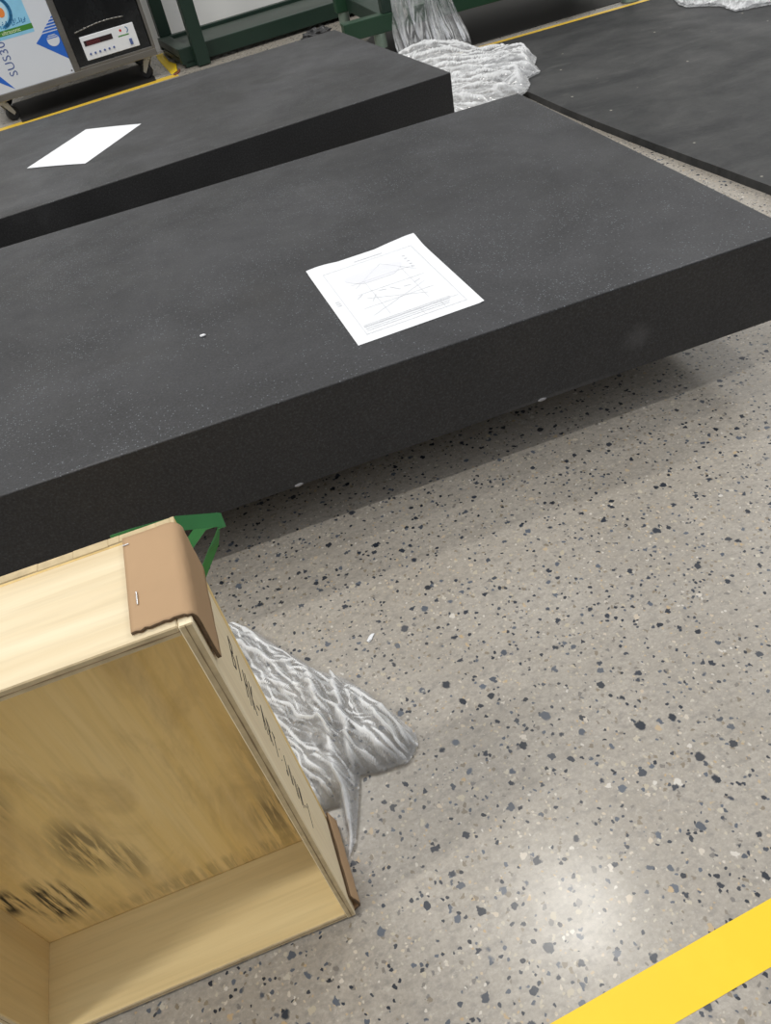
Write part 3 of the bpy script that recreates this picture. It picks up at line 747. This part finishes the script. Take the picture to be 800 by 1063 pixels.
mesh('shelf_or_blocker_sheet', bx(-.0335, 1.0995, .1005, .5195, .064, .0705), M['shelf'], t1, bevel=.001)
for (y0, y1) in ((-.002, .06), (.545, .605)): mesh('top_rail', bx(-.10, 1.20, y0, y1, .8005, .86), M['green'], t1, bevel=.003)

# second green table nearer on the right
t2 = thing('steel_stand', 'green steel stand beside the black mat with clear film hanging over its low beam', 'stand', (.86, 3.525, 0), math.radians(-1.5))
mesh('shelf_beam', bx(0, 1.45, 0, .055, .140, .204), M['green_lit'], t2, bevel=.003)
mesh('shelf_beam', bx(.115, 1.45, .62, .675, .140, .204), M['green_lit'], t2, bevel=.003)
for x in (.165, 1.235): mesh('cross_beam', bx(x, x+.05, .0555, .6195, .142, .200), M['green'], t2, bevel=.003)
mesh('shelf_or_blocker_sheet', bx(.2155, 1.2345, .0555, .6195, .185, .197), M['green'], t2, bevel=.001)  # unseen sheet added to keep light off the floor below
for x in (.170, 1.240):
    for y in (.002, .625): legpost(t2, x, x+.046, y, y+.048, .2045, .80)
for (y0, y1) in ((0, .05), (.625, .675)): mesh('top_rail', bx(.10, 1.35, y0, y1, .8005, .86), M['green'], t2, bevel=.003)
for x in (.150, 1.300):
    for y in (.026, .648):
        bm = bmesh.new(); cyl(bm, (x, y, .0022), (x, y, .016), .040, .036, 24); cyl(bm, (x, y, .016), (x, y, .030), .036, .016, 24); cyl(bm, (x, y, .030), (x, y, .1395), .011, seg=14)
        cyl(bm, (x, y, .085), (x, y, .1395), .026, seg=20)
        mesh('foot', bm, M['foot'], t2, False, bevel=.001)
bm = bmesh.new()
prism(bm, [(1.02, 3.53), (1.5, 3.535), (2.6, 3.555), (2.6, 4.5), (1.35, 4.5), (1.02, 4.0)], lambda u, v, w_: (u, v, w_), .0018)  # shade beneath this stand, put in as a thin dark sheet
tag(mesh('mat_or_shade_sheet', bm, plain('painted_floor_shade', (.014, .0125, .011), .6, 0, .3, 6)), 'added dark sheet imitating the floor shade underneath the nearer green stand', 'mat')
# dark lump of wrap on the floor between the two tables
bm = bmesh.new(); bmesh.ops.create_icosphere(bm, subdivisions=4, radius=1)
for v_ in bm.verts:
    k = .8+.45*noise.noise(v_.co*2.2)+.2*noise.noise(v_.co*6)
    v_.co = V((v_.co.x*.085*k, v_.co.y*.05*k, max(-.55, v_.co.z)*.03*k))
z0 = min(v_.co.z for v_ in bm.verts)
o = mesh('wrap_scrap', bm, M['dark_scrap'], None, True); o.location = (.95, 4.50, -z0)
tag(o, 'dark crumpled scrap on the floor in front of the low green shelf', 'scrap')

# ------------------------------------------------------------------ far film: hangs over the second table, spills over floor and mat
def film_hang():
    def h_far(x, y, L_):
        s = 20*L_+33
        a1, b1 = facets(x, y, -.55, 2.0, 11, s); a2, b2 = facets(x, y, -.30, 4.5, 28, s+3)
        h = .006+.034*(1-a1)**1.6+.014*(1-a2)**1.6+.014*folds(x, y, -.5, 2, 7, s)**2
        return h+.030*math.exp(-((x-1.16)**2+(y-3.38)**2)/.12**2)+.012*math.exp(-((x-1.38)**2+(y-3.0)**2)/.08**2)
    poly = [(.90, 2.55), (1.10, 2.60), (1.24, 2.66), (1.29, 2.72), (1.32, 2.80), (1.385, 2.83), (1.41, 2.93), (1.455, 3.00), (1.462, 3.06), (1.42, 3.14), (1.405, 3.22), (1.34, 3.24), (1.31, 3.33), (1.25, 3.40), (1.17, 3.50), (1.04, 3.50), (.97, 3.38), (.90, 3.2), (.88, 2.9)]
    bm = film_heap(None, poly, .0062, h_far, None, None, layers=2, z0=.0235, edge=.05)
    NS, NT = 90, 80
    for (xa, xb, xa2, xb2, y0, zend, sd) in ((1.045, 1.235, 1.03, 1.25, 3.470, .035, 0), (1.20, 1.262, 1.215, 1.352, 3.478, .035, 40)):
        rows = []
        for j in range(NT+1):
            q = j/NT; row = []
            for i in range(NS+1):
                s_ = i/NS; wob = .3*noise.noise(V((q*1.5, s_*2, sd)))
                k = xb-xa > .1
                f1 = max(0, ridge((s_+wob*.25)*(3.2 if k else 1.2), q*1.3+sd, 2))**1.6; fa = facets(s_+wob*.1, q, .12, 4 if k else 1.6, 3.2, sd+2.5)[0]; f2 = (1-fa)**2
                z = .80+(zend-.80)*q; low = sst(.75, 1, q)
                x = xa+(xb-xa)*s_; x += (xa2+(xb2-xa2)*s_-x)*sst(.6, 1, q)+.006*noise.noise(V((q*6, s_*3, sd+2)))
                y = y0-.045*f1-.014*f2-.05*low**2
                row.append(bm.verts.new((x, y, z+.006*f2*low)))
            rows.append(row)
        for a, b in zip(rows[:-1], rows[1:]):
            for i in range(NS): bm.faces.new((a[i], a[i+1], b[i+1], b[i]))
    return bm
tag(mesh('plastic_film', film_hang(), M['film_far'], None, True), 'crumpled clear film hanging from the green stand and spilling onto the mat', 'plastic film')
def h_white(x, y, L_):
    s = 20*L_+50
    return max(0, .025+.05*folds(x, y, .3, 9, 4, s)**2+.02*folds(x, y, 1.1, 24, 10, s+2)**2+.006*noise.noise(V((x*50, y*50, s))))
wpoly = [(2.165, 3.16), (2.16, 3.10), (2.185, 3.06), (2.21, 3.03), (2.232, 2.985), (2.222, 2.925), (2.215, 2.875), (2.245, 2.855), (2.29, 2.845), (2.35, 2.82), (2.5, 2.80), (2.7, 2.85), (2.75, 3.2), (2.6, 3.4), (2.35, 3.42), (2.22, 3.30)]
film_heap('plastic_film', wpoly, .006, h_white, M['film_white'], 'milky white crumpled film lying on the black mat at the top right', layers=2, z0=.0225, edge=.05)
